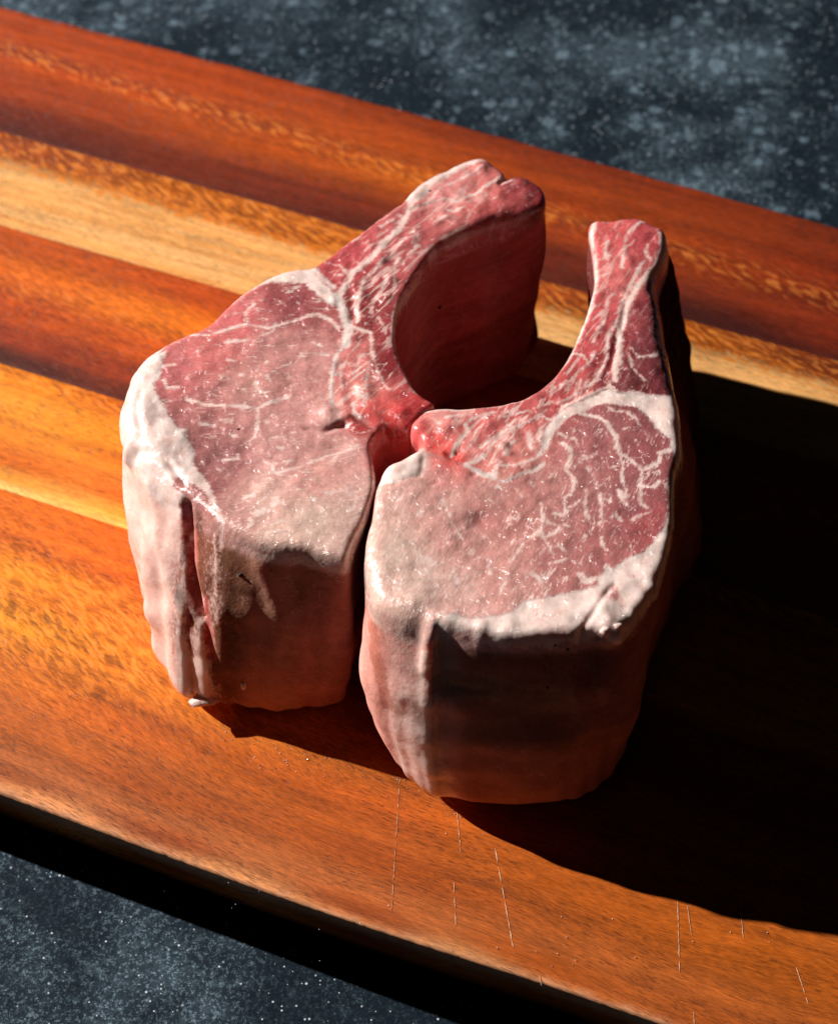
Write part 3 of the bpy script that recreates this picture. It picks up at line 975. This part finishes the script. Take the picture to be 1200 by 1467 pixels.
LEFT = dict(
    name="pork_chop", category="pork chop", group="raw rib chops standing on the board",
    label="raw pork chop with thick white fat down its left side, broad shaded rib wall",
    body="loin_muscle", fib=(math.radians(8), math.radians(52)), bulge=4.0,
    outline=[((172, 592), (220, 838)), ((178, 548), None), ((200, 508), None), ((232, 488), None), ((262, 478), None), ((296, 464), None),
             ((330, 432), None), ((360, 410), None), ((392, 391), None), ((425, 380), None), ((448, 378), None), ((480, 356), None),
             ((512, 334), None), ((545, 308), None), ((576, 284), None), ((600, 260), None), ((640, 239), None), ((685, 223), None),
             ((712, 235), None), ((729, 246), None), ((758, 252), None), ((779, 268), (758, 500)), ((780, 290), (752, 527)),
             ((757, 301), (735, 535)), ((712, 314), (700, 556)), ((665, 333), (666, 575)), ((626, 356), None), ((602, 384), None),
             ((580, 420), None), ((567, 456), None), ((567, 497), None), ((582, 532), None), ((598, 560), None), ((622, 577), None),
             ((611, 588), None), ((598, 604), None), ((584, 613), None), ((566, 612), None), ((550, 614), None), ((541, 620), None),
             ((532, 638), None), ((536, 665), None), ((538, 693), None), ((532, 716), (525, 930)), ((522, 745), (515, 955)), ((509, 772), (500, 985)),
             ((500, 794), (485, 1003)), ((490, 800), (470, 1010)), ((470, 795), (448, 1016)), ((440, 787), (420, 1018)), ((395, 781), (390, 1017)),
             ((355, 769), (352, 1014)), ((324, 754), (328, 1012)), ((298, 737), (308, 1010)), ((264, 712), (277, 1006)),
             ((226, 682), (252, 962)), ((192, 645), (243, 905))],
    round=[((180, 600), 7), ((200, 510), 6), ((230, 680), 6), ((270, 715), 5), ((320, 752), 3), ((400, 780), 2.6), ((490, 795), 2.6),
           ((535, 690), 2.0), ((545, 620), 2.0), ((590, 600), 2), ((600, 560), 1.0), ((567, 480), 1.0), ((600, 385), 2.0), ((660, 335), 4), ((720, 312), 5.5),
           ((775, 285), 2.2), ((740, 250), 3), ((690, 225), 3), ((600, 262), 3), ((520, 330), 2.0), ((440, 380), 3), ((360, 410), 2), ((290, 467), 2)],
    bumps=[((200, 590), 40, 1.5), ((185, 628), 12, 1.8), ((230, 640), 30, 1.2), ((330, 660), 50, -1.2), ((430, 730), 60, 0.8), ((300, 530), 50, 0.6),
           ((470, 600), 22, 0.9), ((500, 600), 14, 1.2), ((470, 590), 10, 0.8), ((530, 590), 20, 1.2), ((575, 590), 14, 1.0), ((470, 640), 40, -0.6),
           ((560, 400), 9, 0.9), ((555, 425), 8, 0.8), ((515, 440), 8, 0.8), ((545, 375), 8, .9), ((520, 560), 12, .8), ((620, 320), 9, .7), ((640, 312), 8, .8),
           ((660, 300), 8, .6), ((590, 345), 9, .8), ((690, 240), 14, 1.0), ((745, 262), 10, 1.0), ((728, 252), 6, -1.6), ((310, 610), 26, -0.8), ((390, 540), 30, .5)],
    grooves=[([(492, 607), (505, 600), (520, 603), (535, 611), (552, 612)], 7, 1.2), ([(440, 614), (465, 618), (492, 607)], 4, 0.8),
             ([(590, 300), (627, 288), (660, 288)], 3, 0.6), ([(722, 238), (728, 250), (716, 262)], 4, 1.2),
             ([(196, 640), (240, 660), (262, 690)], 5, 0.9), ([(202, 560), (198, 590), (204, 625)], 4, 0.7), ([(500, 410), (505, 440), (505, 462)], 4, .6)],
    veins=[([(275, 480), (300, 480), (320, 475), (332, 470), (352, 465), (385, 470), (410, 462), (435, 455), (455, 450), (472, 457), (485, 470)], 4.5),
           ([(355, 466), (352, 447), (365, 436)], 3.5), ([(325, 490), (340, 489), (355, 488)], 5), ([(367, 482), (378, 480), (392, 474), (394, 464)], 3),
           ([(392, 535), (405, 525), (422, 521), (432, 507), (447, 505), (470, 508)], 2.6), ([(267, 572), (295, 580), (320, 582), (350, 583), (367, 585), (382, 580), (400, 572), (413, 569)], 4.2),
           ([(350, 583), (352, 577)], 4), ([(369, 586), (369, 610), (365, 625), (345, 635)], 2.6), ([(287, 606), (305, 607)], 6), ([(315, 600), (332, 603)], 3),
           ([(235, 546), (240, 556), (255, 555)], 4), ([(232, 525), (250, 523)], 3.5), ([(367, 548), (367, 556), (374, 562), (386, 562)], 4), ([(384, 541), (387, 547)], 5.5),
           ([(325, 517), (335, 519)], 4), ([(314, 540), (320, 541)], 3), ([(342, 537), (349, 538)], 4), ([(347, 559), (353, 560)], 3.5), ([(450, 490), (458, 494)], 4), ([(350, 500), (354, 502)], 3),
           ([(380, 521), (382, 518)], 3), ([(396, 678), (425, 670), (450, 660), (470, 651), (495, 645), (512, 638)], 3), ([(380, 660), (389, 665), (392, 676), (402, 681)], 3),
           ([(468, 708), (492, 704), (507, 695)], 2.6), ([(492, 704), (514, 712), (527, 707)], 2.6), ([(514, 712), (508, 726), (500, 733)], 2.2),
           ([(318, 655), (341, 652), (341, 648)], 4), ([(352, 711), (360, 709)], 6), ([(391, 725), (402, 722)], 7), ([(368, 737), (373, 735), (378, 731)], 8), ([(444, 718), (451, 716)], 4),
           ([(396, 640), (404, 641)], 3), ([(423, 637), (428, 636)], 3), ([(390, 628), (402, 626)], 2.5), ([(333, 622), (340, 623)], 4.5), ([(355, 756), (362, 750), (358, 745)], 6),
           ([(312, 667), (317, 672)], 3), ([(410, 662), (418, 659)], 2), ([(470, 663), (480, 661)], 2.2), ([(430, 690), (440, 688)], 2), ([(420, 700), (432, 705)], 2),
           # seam between loin and rib
           ([(446, 408), (465, 423), (484, 424), (492, 447), (500, 470), (494, 494)], 13), ([(494, 494), (482, 508), (476, 533), (474, 560), (476, 582)], 5),
           ([(484, 424), (497, 407), (506, 390), (530, 372), (541, 361), (553, 344), (571, 331), (581, 312), (589, 296)], 9), ([(448, 384), (462, 398), (478, 412)], 7),
           ([(590, 300), (605, 293), (627, 286), (637, 284), (655, 288), (683, 277), (692, 268), (713, 256), (722, 252)], 4.5), ([(500, 467), (520, 474), (531, 476)], 6),
           ([(655, 330), (634, 342)], 6), ([(621, 355), (614, 365)], 5), ([(605, 386), (592, 403), (580, 418)], 8), ([(580, 418), (569, 440), (563, 462), (563, 482), (568, 502), (578, 522), (591, 546), (598, 560)], 5.5),
           ([(522, 403), (515, 420), (512, 440), (513, 460)], 5), ([(555, 400), (545, 417), (535, 430), (532, 446)], 4.5), ([(555, 368), (535, 390), (522, 401)], 4.5), ([(572, 370), (562, 386), (550, 398)], 4.5),
           ([(565, 397), (566, 410), (556, 424), (548, 422)], 3.5), ([(531, 478), (532, 500), (535, 515), (545, 540), (556, 558)], 4), ([(526, 507), (515, 511), (513, 520)], 3), ([(530, 522), (525, 540), (523, 560)], 3.2),
           ([(505, 536), (515, 527), (528, 520)], 3.5), ([(488, 522), (487, 538), (490, 556)], 3.2), ([(509, 554), (513, 566), (524, 572)], 7), ([(505, 580), (508, 592), (516, 598)], 6), ([(542, 455), (550, 467), (553, 480), (560, 496)], 3),
           ([(470, 375), (487, 381), (497, 390)], 3), ([(475, 392), (490, 395)], 2), ([(600, 350), (585, 365), (578, 378)], 3.5), ([(625, 318), (638, 311), (650, 312)], 4), ([(588, 335), (600, 325)], 3),
           ([(640, 300), (650, 303), (665, 296)], 3), ([(720, 262), (732, 258)], 4), ([(705, 285), (712, 283)], 3.5), ([(695, 282), (697, 278)], 3), ([(556, 372), (570, 354), (580, 342)], 3.5),
           ([(612, 290), (630, 270), (650, 262), (672, 250), (690, 240)], 3.2), ([(545, 325), (560, 318), (573, 308)], 3), ([(540, 340), (556, 330)], 2.5), ([(520, 350), (528, 345)], 3)],
    fatpolys=[([(150, 600), (160, 540), (190, 488), (232, 472), (243, 485), (229, 505), (240, 502), (233, 520), (230, 540), (219, 549), (231, 577), (242, 595), (256, 615), (268, 614),
                (270, 632), (279, 647), (276, 660), (288, 676), (301, 696), (313, 723), (323, 748), (318, 752), (303, 728), (286, 702), (258, 686), (252, 684), (262, 700), (266, 714), (255, 735), (215, 710), (160, 660)], True),
              ([(270, 450), (287, 466), (312, 446), (335, 431), (367, 412), (390, 404), (412, 405), (440, 406), (462, 430), (478, 440), (484, 424), (462, 404), (450, 384), (450, 360), (400, 360), (330, 410)], 46),
              ([(576, 270), (584, 293), (596, 290), (612, 278), (622, 264), (645, 252), (672, 238), (700, 231), (690, 210), (640, 225), (600, 245)], 30)],
    fatcols=[((298, 742), -14, 44), ((270, 722), 0, 40)],
    wallfat=[([(307, 768), (310, 810), (311, 850), (313, 895)], 8, 0.5)],
    walllumps=[([(266, 725), (268, 780), (277, 845), (285, 885)], 16, -2.6), ([(250, 850), (262, 880)], 24, 1.2), ([(215, 700), (225, 760), (238, 830)], 26, 1.0), ([(290, 890), (300, 940)], 16, -1.2),
               ([(372, 815), (395, 865), (412, 905)], 30, 0.9), ([(300, 960), (310, 990)], 22, 1.0)],
    wallmeat=[([(430, 820), (450, 900), (470, 960)], 30, (160, 96, 76)), ([(340, 900), (360, 960)], 12, (160, 96, 70)),
              ([(263, 730), (266, 790), (272, 840), (282, 880)], 15, (150, 62, 58)), ([(282, 740), (286, 800), (292, 860)], 14, (116, 66, 48)), ([(292, 860), (297, 900), (303, 945)], 17, (196, 92, 84)),
              ([(288, 915), (286, 950)], 10, (208, 128, 118)), ([(255, 690), (282, 705), (300, 735)], 13, (170, 100, 92))],
    rib=[(448, 360), (462, 398), (484, 424), (496, 447), (502, 470), (496, 494), (484, 512), (478, 540), (476, 566), (478, 590), (492, 606), (512, 604), (545, 612), (600, 640), (700, 600), (830, 300), (780, 200), (600, 190)],
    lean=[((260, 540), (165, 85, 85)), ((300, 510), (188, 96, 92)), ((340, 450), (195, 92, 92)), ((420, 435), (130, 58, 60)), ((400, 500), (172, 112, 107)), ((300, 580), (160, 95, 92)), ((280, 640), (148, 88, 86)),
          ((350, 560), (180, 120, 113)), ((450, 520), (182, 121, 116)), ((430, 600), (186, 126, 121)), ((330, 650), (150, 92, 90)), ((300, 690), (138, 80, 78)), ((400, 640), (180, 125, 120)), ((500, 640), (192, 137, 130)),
          ((450, 680), (197, 138, 128)), ((380, 720), (204, 156, 144)), ((450, 750), (216, 172, 157)), ((500, 740), (218, 165, 152)), ((340, 730), (172, 120, 112)), ((400, 770), (212, 165, 150)), ((520, 700), (208, 150, 140)),  # pale front samples carry the moist sheen in the flesh colour
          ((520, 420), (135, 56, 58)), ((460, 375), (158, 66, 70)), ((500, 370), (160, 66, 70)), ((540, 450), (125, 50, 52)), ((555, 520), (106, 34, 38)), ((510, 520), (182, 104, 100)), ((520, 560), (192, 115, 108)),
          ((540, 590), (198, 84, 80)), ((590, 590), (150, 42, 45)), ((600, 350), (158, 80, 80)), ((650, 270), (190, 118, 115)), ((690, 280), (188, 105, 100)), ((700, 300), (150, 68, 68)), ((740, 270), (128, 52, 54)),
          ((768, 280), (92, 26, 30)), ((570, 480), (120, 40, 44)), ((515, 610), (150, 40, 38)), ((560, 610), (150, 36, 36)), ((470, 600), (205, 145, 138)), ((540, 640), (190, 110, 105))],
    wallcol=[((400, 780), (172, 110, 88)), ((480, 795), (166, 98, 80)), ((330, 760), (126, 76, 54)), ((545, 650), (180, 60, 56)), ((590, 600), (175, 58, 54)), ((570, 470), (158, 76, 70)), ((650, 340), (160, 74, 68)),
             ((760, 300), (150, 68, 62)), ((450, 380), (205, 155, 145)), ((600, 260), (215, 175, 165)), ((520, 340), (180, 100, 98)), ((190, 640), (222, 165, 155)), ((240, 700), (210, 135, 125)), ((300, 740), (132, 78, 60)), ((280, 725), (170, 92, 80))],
    marb=[((300, 520), .45), ((420, 600), .5), ((450, 680), .7), ((400, 740), 1.0), ((480, 750), .95), ((330, 680), .35), ((430, 440), .75), ((520, 420), .45), ((520, 550), .8), ((620, 320), .5), ((700, 280), .3), ((590, 590), .1)],
    ribfat=[((540, 450), 1.0), ((500, 370), .8), ((620, 310), .7), ((700, 270), .5), ((770, 280), .05), ((530, 550), 1.1), ((590, 590), .1), ((550, 590), .4), ((575, 500), .6)],
    parts=[("fat_cap", [[(100, 640), (150, 540), (190, 470), (236, 470), (243, 485), (229, 505), (233, 520), (219, 549), (231, 577), (256, 615), (270, 632), (279, 647), (276, 660), (258, 686), (262, 700), (266, 714), (250, 760), (150, 720)]]),
           ("rib_section", [[(448, 360), (462, 398), (484, 424), (496, 447), (502, 470), (496, 494), (484, 512), (478, 540), (476, 566), (478, 590), (492, 606), (512, 604), (545, 612), (600, 660), (700, 600), (830, 300), (780, 200), (600, 190)]]),
           ("fat_edge", [[(270, 440), (287, 471), (312, 452), (335, 438), (367, 422), (390, 415), (410, 417), (440, 412), (462, 430), (484, 440), (470, 400), (450, 350), (400, 350), (330, 400)]])],
    bits=[("fat_shred", (348, 983), (0.9, 0.8, 1.7)), ("dark_speck", (344, 826), (0.75, 0.6, 0.75)), ("dark_speck", (340, 614), (0.45, 0.3, 0.3)), ("dark_speck", (631, 441), (0.6, 0.6, 0.6)),
          ("dark_speck", (389, 818), (.25, .25, .25)), ("dark_speck", (462, 810), (.3, .3, .3)), ("dark_speck", (615, 272), (.5, .3, .3)), ("fat_flap", (292, 1003), (4.2, 2.8, 1.6))],
)

RIGHT = dict(
    name="pork_chop", category="pork chop", group="raw rib chops standing on the board",
    label="raw pork chop with a round marbled eye and a narrow lit rib curving away",
    body="loin_muscle", fib=(math.radians(68), math.radians(62)), bulge=5.5,
    outline=[((843, 322), (850, 545)), ((855, 314), (862, 538)), ((880, 311), (885, 536)), ((914, 309), (915, 533)), ((935, 318), (935, 535)), ((950, 324), (968, 528)), ((956, 342), (987, 545)), ((950, 372), (1000, 585)),
             ((938, 402), (1004, 615)), ((945, 440), (1006, 655)), ((958, 495), (1006, 705)), ((966, 540), (1006, 745)), ((972, 572), (1004, 775)), ((975, 612), (1003, 808)), ((977, 645), (988, 842)),
             ((967, 680), (968, 874)), ((966, 715), (955, 902)), ((966, 745), (941, 935)), ((958, 790), (926, 975)), ((943, 830), (906, 1016)), ((922, 868), (889, 1058)), ((895, 896), (869, 1092)),
             ((874, 904), (856, 1116)), ((850, 902), (838, 1134)), ((820, 908), (816, 1146)), ((780, 909), (790, 1153)), ((745, 912), (750, 1154)), ((700, 908), (705, 1150)), ((660, 900), (668, 1145)),
             ((634, 890), (648, 1141)), ((619, 894), (637, 1140)), ((604, 889), (624, 1133)), ((583, 884), (606, 1120)), ((556, 872), (592, 1105)), ((536, 858), (575, 1076)), ((527, 835), (564, 1044)), ((522, 800), (556, 1010)), ((525, 760), (550, 975)),
             ((531, 735), None), ((536, 700), None), ((546, 680), None), ((565, 662), None), ((578, 651), None), ((596, 642), None), ((600, 625), None), ((590, 618), None), ((588, 604), None), ((603, 586), None),
             ((625, 581), None), ((665, 583), None), ((705, 580), None), ((745, 571), None), ((778, 553), (788, 752)), ((802, 528), (812, 728)), ((820, 498), (828, 700)), ((834, 462), (840, 670)), ((846, 430), (850, 640)), ((852, 392), (855, 605)), ((849, 355), (853, 572))],
    round=[((530, 850), 5), ((525, 780), 4), ((540, 690), 3), ((590, 880), 6), ((640, 892), 2.5), ((740, 910), 2.2), ((860, 903), 2.2), ((930, 850), 3), ((966, 740), 2.5), ((975, 620), 3), ((960, 500), 6), ((940, 410), 4), ((952, 340), 3),
           ((890, 311), 2.5), ((846, 330), 1.6), ((850, 400), 1.2), ((800, 528), 1.0), ((700, 580), 1.2), ((600, 600), 3)],
    bumps=[((700, 770), 60, -0.9), ((690, 745), 18, -1.0), ((580, 700), 30, 0.9), ((560, 670), 16, 1.2), ((596, 655), 10, 0.3), ((640, 610), 18, 0.8), ((600, 610), 14, 0.8), ((860, 875), 22, 1.5), ((800, 885), 30, 1.0), ((870, 895), 12, 1.2),
           ((730, 895), 14, .9), ((690, 898), 10, .8), ((640, 885), 12, .9), ((590, 860), 24, 1.0), ((900, 380), 12, .6), ((870, 350), 10, .6), ((930, 500), 24, .8), ((905, 545), 14, .6), ((880, 410), 8, .5), ((860, 470), 8, .6), ((840, 520), 9, .7),
           ((760, 600), 10, .6), ((720, 640), 10, .6), ((950, 600), 16, .8), ((930, 820), 20, .8), ((560, 790), 40, .6), ((780, 660), 30, -.4), ((935, 840), 8, .9), ((905, 880), 8, 1.0), ((885, 900), 6, 1.1)],
    grooves=[([(640, 650), (650, 655), (656, 648)], 4, 1.0), ([(676, 680), (682, 678)], 2.5, .6), ([(618, 695), (626, 690)], 3, .5), ([(830, 905), (850, 880), (868, 850), (880, 838)], 3, 0.7), ([(866, 545), (878, 510), (884, 480)], 3, .7),
             ([(604, 642), (607, 655), (602, 682)], 2.5, 0.4), ([(566, 694), (600, 683)], 3, .4), ([(895, 430), (890, 470)], 2.5, .6), ([(840, 560), (800, 583)], 3, .5)],
    veins=[([(800, 620), (812, 626), (824, 628), (826, 634)], 3.2), ([(805, 634), (814, 640), (818, 649), (815, 662), (811, 673), (818, 680), (824, 688), (822, 698), (818, 707), (808, 711), (808, 727), (811, 741), (795, 735)], 4.6),
           ([(811, 728), (821, 724), (830, 716)], 2.4), ([(831, 593), (855, 597), (869, 606), (881, 625), (886, 648), (906, 661), (919, 675), (943, 664), (945, 650), (961, 644)], 5.4), ([(919, 675), (918, 690), (915, 697), (935, 699), (944, 691)], 5), ([(916, 697), (918, 722), (926, 727)], 5),
           ([(886, 648), (891, 665), (890, 682), (896, 701), (892, 718), (899, 726)], 5), ([(887, 704), (892, 712)], 8), ([(842, 669), (849, 684), (855, 696)], 3.4), ([(839, 700), (837, 721), (843, 745)], 3.2), ([(873, 709), (875, 719), (867, 715)], 3.6), ([(859, 706), (861, 727), (861, 748)], 3),
           ([(774, 722), (777, 742), (773, 763), (778, 770), (795, 763), (801, 757)], 4), ([(770, 760), (746, 781), (730, 806)], 3), ([(778, 770), (785, 781), (789, 791)], 3), ([(761, 822), (770, 826), (774, 834)], 5.5), ([(831, 824), (836, 834), (852, 830)], 6.5), ([(809, 752), (813, 754)], 6),
           ([(785, 807), (800, 804), (810, 800)], 3), ([(759, 690), (762, 695)], 3.4), ([(829, 662), (836, 656), (844, 653)], 3), ([(866, 582), (880, 590), (896, 589), (911, 600), (914, 608)], 2.6), ([(893, 614), (900, 612)], 4), ([(634, 714), (636, 722), (645, 740), (655, 760), (666, 779)], 2.6),
           ([(672, 790), (678, 785)], 5), ([(606, 725), (600, 740)], 3), ([(845, 760), (858, 748)], 2.4), ([(834, 775), (838, 768)], 3), ([(880, 735), (888, 745)], 2.4), ([(905, 745), (915, 738), (930, 735)], 2.4), ([(862, 770), (862, 782), (870, 790)], 2.4), ([(800, 780), (806, 788)], 2.6),
           ([(724, 745), (732, 750)], 2.6), ([(700, 800), (702, 820)], 3), ([(725, 830), (716, 850)], 3.2), ([(615, 800), (612, 820)], 3), ([(650, 815), (655, 835)], 3), ([(780, 745), (800, 752)], 1.8), ([(740, 700), (748, 712)], 1.8), ([(700, 715), (708, 720)], 2.4),
           # seams of the rib
           ([(880, 544), (883, 525), (886, 504), (887, 478), (894, 451), (901, 431), (911, 414), (927, 394), (941, 378), (950, 355), (947, 334)], 9), ([(935, 385), (950, 365), (953, 340)], 10),
           ([(800, 577), (831, 562), (851, 547), (858, 535), (868, 513), (870, 484), (879, 469), (888, 449), (892, 431), (903, 408), (921, 374)], 4.4), ([(870, 431), (868, 451), (858, 472), (850, 490)], 2.8), ([(890, 384), (893, 361), (896, 341), (903, 329), (919, 317), (930, 316)], 4.4),
           ([(853, 316), (847, 335), (847, 357), (853, 382), (851, 414), (844, 443), (831, 476), (819, 500), (805, 522), (779, 552), (742, 573), (700, 582), (660, 585), (612, 588)], 6), ([(900, 506), (905, 525), (924, 545)], 2), ([(940, 490), (950, 500), (940, 508)], 3),
           ([(902, 500), (915, 512), (938, 510)], 2), ([(820, 505), (836, 510), (842, 520)], 3), ([(800, 590), (820, 575), (848, 565), (866, 556)], 5),
           ([(782, 587), (765, 600), (746, 609), (721, 618), (704, 630), (690, 641)], 5), ([(780, 638), (768, 654), (750, 662), (735, 666), (712, 668), (708, 684)], 6), ([(757, 622), (758, 632), (760, 642)], 5.5), ([(717, 621), (710, 630), (702, 637)], 4), ([(736, 632), (728, 642), (722, 652)], 4.5),
           ([(780, 662), (766, 672), (752, 677), (735, 684), (721, 690)], 4), ([(708, 591), (690, 595), (676, 600), (667, 608), (671, 618), (660, 630), (652, 640), (648, 650)], 5), ([(692, 652), (680, 662), (668, 666), (690, 678), (705, 680)], 7), ([(790, 575), (770, 585), (745, 592), (722, 598)], 3),
           ([(735, 588), (720, 592), (712, 602)], 3), ([(775, 612), (772, 630), (780, 640)], 4), ([(640, 600), (655, 596)], 4), ([(620, 600), (632, 610)], 4), ([(755, 605), (735, 618)], 3), ([(812, 545), (800, 558), (788, 566)], 3), ([(830, 530), (842, 522), (852, 505)], 3), ([(820, 540), (812, 560)], 2.6),
           ([(870, 345), (866, 360), (870, 372)], 4), ([(862, 395), (874, 392)], 2.6), ([(858, 372), (874, 366)], 3), ([(878, 420), (872, 425)], 2.5), ([(928, 350), (925, 365), (932, 372)], 3), ([(842, 545), (836, 555), (825, 560)], 2.6), ([(776, 596), (790, 602), (800, 600)], 4)],
    fatpolys=[([(990, 565), (930, 566), (915, 561), (885, 564), (873, 545), (868, 558), (850, 566), (826, 577), (800, 590), (782, 612), (774, 632), (776, 650), (787, 638), (796, 617), (816, 598), (834, 591), (846, 584), (856, 580), (880, 580), (909, 584), (927, 597), (940, 613), (956, 628), (963, 645),
                (967, 668), (958, 685), (956, 706), (958, 732), (950, 755), (936, 776), (919, 792), (899, 800), (878, 816), (866, 806), (864, 818), (856, 828), (856, 840), (824, 848), (800, 852), (777, 857), (746, 862), (735, 876), (716, 882), (680, 885), (640, 880), (622, 888), (622, 910), (700, 930),
                (860, 930), (940, 880), (1000, 750), (1000, 600)], 1.5),
              ([(575, 661), (600, 638), (608, 650), (603, 682), (566, 694), (541, 698), (540, 680), (556, 668)], 7)],
    fatcols=[((610, 890), 5, 48), ((592, 882), -2, 40)],
    wallfat=[],
    walllumps=[([(612, 915), (608, 960)], 20, 1.2), ([(600, 1050), (622, 1100)], 60, 1.4), ([(680, 1060), (800, 1070)], 60, 1.2), ([(640, 985), (700, 992)], 9, -0.5), ([(860, 960), (850, 1040)], 40, 1.0)],
    wallmeat=[([(640, 980), (700, 985), (790, 1005), (850, 1000)], 44, (178, 122, 94)), ([(830, 960), (850, 1030)], 30, (150, 88, 70)),
              ([(530, 900), (540, 960), (555, 1010)], 26, (178, 98, 78)), ([(555, 890), (560, 920)], 20, (214, 150, 138))],
    rib=[(820, 280), (980, 280), (1010, 500), (1000, 566), (930, 566), (885, 564), (868, 558), (826, 577), (800, 590), (782, 612), (775, 645), (770, 664), (746, 680), (720, 690), (690, 676), (655, 662), (630, 655), (606, 648), (600, 638), (580, 625), (580, 590), (620, 560), (780, 520)],
    lean=[((860, 620), (148, 84, 84)), ((930, 640), (132, 68, 70)), ((900, 720), (138, 76, 77)), ((840, 700), (152, 92, 90)), ((930, 750), (148, 68, 70)), ((780, 700), (164, 104, 99)), ((740, 740), (168, 107, 100)), ((700, 700), (180, 122, 114)), ((680, 760), (182, 126, 118)), ((640, 720), (196, 142, 132)),
          ((600, 700), (204, 146, 136)), ((560, 720), (216, 156, 144)), ((560, 790), (220, 174, 160)), ((600, 840), (220, 170, 157)), ((660, 850), (210, 158, 147)), ((720, 830), (184, 126, 118)), ((800, 800), (160, 98, 94)), ((860, 780), (152, 86, 84)), ((540, 780), (220, 165, 150)), ((630, 685), (196, 126, 119)),  # palest samples hold the sheen of the front half as colour
          ((660, 880), (204, 145, 137)), ((690, 745), (160, 98, 92)), ((560, 860), (218, 165, 150)),
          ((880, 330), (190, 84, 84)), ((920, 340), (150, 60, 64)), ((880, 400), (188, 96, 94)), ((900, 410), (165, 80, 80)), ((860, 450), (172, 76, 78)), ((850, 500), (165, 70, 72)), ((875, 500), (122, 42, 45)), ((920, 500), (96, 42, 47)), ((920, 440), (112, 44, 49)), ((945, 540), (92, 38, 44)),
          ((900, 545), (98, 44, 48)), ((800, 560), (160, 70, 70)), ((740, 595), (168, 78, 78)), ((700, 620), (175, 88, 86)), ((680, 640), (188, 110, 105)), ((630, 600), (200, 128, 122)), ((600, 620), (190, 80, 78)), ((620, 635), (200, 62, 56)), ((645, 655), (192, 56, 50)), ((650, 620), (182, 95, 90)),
          ((740, 640), (190, 115, 108)), ((600, 660), (225, 180, 170)), ((630, 660), (190, 90, 84))],
    wallcol=[((700, 910), (164, 102, 80)), ((800, 908), (158, 100, 80)), ((620, 890), (206, 146, 132)), ((580, 876), (212, 150, 138)), ((550, 865), (200, 128, 114)), ((522, 800), (180, 100, 84)), ((530, 740), (190, 80, 72)), ((880, 905), (146, 90, 74)), ((960, 750), (120, 70, 60)), ((950, 400), (56, 22, 22)),  # last sample: shade painted into the right rib wall's colour
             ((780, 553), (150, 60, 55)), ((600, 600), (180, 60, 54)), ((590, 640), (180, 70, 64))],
    marb=[((860, 700), 1.0), ((900, 620), .9), ((920, 740), .9), ((760, 760), .9), ((680, 740), .55), ((600, 800), 1.0), ((560, 760), .8), ((620, 850), 1.0), ((640, 700), .5), ((880, 400), .35), ((930, 500), .35), ((720, 620), .8), ((820, 540), .5)],
    ribfat=[((880, 340), .6), ((865, 440), .9), ((840, 520), 1.0), ((780, 575), 1.0), ((720, 620), 1.2), ((640, 600), .7), ((620, 635), .3), ((930, 500), .12), ((920, 440), .2), ((950, 550), .1), ((900, 545), .1), ((940, 350), .7)],
    parts=[("fat_cap", [[(975, 566), (930, 566), (915, 575), (909, 584), (927, 597), (940, 613), (956, 628), (963, 645), (967, 668), (958, 685), (956, 706), (958, 732), (950, 755), (936, 776), (919, 792), (899, 800), (878, 816), (864, 818), (856, 840), (824, 848), (777, 857), (746, 862), (735, 876), (716, 882), (680, 885), (640, 880), (622, 888),
                         (620, 940), (700, 960), (880, 950), (960, 880), (1020, 750), (1020, 600)]]),
           ("rib_section", [[(820, 280), (980, 280), (1010, 500), (1010, 566), (930, 566), (885, 564), (868, 558), (826, 577), (800, 590), (782, 612), (775, 645), (770, 664), (746, 680), (720, 690), (690, 676), (655, 662), (630, 655), (606, 648), (600, 638), (580, 625), (580, 590), (620, 560), (780, 520)]])],
    bits=[("fat_shred", (868, 905), (1.6, 1.0, 1.2)), ("dark_speck", (795, 926), (.3, .3, .3)), ("dark_speck", (813, 931), (.4, .4, .4)), ("dark_speck", (783, 987), (.35, .35, .35)),
          ("dark_speck", (780, 961), (.25, .25, .25)), ("fat_shred", (885, 895), (1.2, .9, .8))],
)

build_chop(LEFT)
build_chop(RIGHT)

# ------------------------------------------------------------------ salt and crumbs on the board
SALT = plain("salt", (0.85, 0.83, 0.80), 0.15)
bm = bmesh.new()
for (cx, cy), n, sp_ in [((425, 1080), 34, 55), ((340, 1060), 14, 45), ((580, 1120), 10, 22), ((500, 1010), 6, 60), ((660, 1180), 10, 30), ((780, 1330), 16, 140), ((1060, 1320), 10, 80), ((430, 1270), 16, 120), ((90, 1000), 14, 90)]:
    for _ in range(n):
        p = unp(np.array([cx + random.gauss(0, sp_ * .6), cy + random.gauss(0, sp_ * .35)]), 0.0)
        r_ = random.uniform(0.08, 0.22)
        bmesh.ops.create_cube(bm, size=1.0, matrix=Matrix.Translation(Vector(p) * S + Vector((0, 0, (r_ * .5 + .1) * S)))
                              @ Matrix.Rotation(random.uniform(0, 3), 4, Vector((random.random(), random.random(), 1))) @ Matrix.Scale(r_ * S, 4))
me = bpy.data.meshes.new("salt_crumbs")
bm.to_mesh(me)
bm.free()
me.materials.append(SALT)
o = bpy.data.objects.new("salt_crumbs", me)
col.objects.link(o)
o["kind"] = "stuff"
o["label"] = "tiny pale salt crumbs scattered on the wood near the board's front edge"
o["category"] = "crumbs"
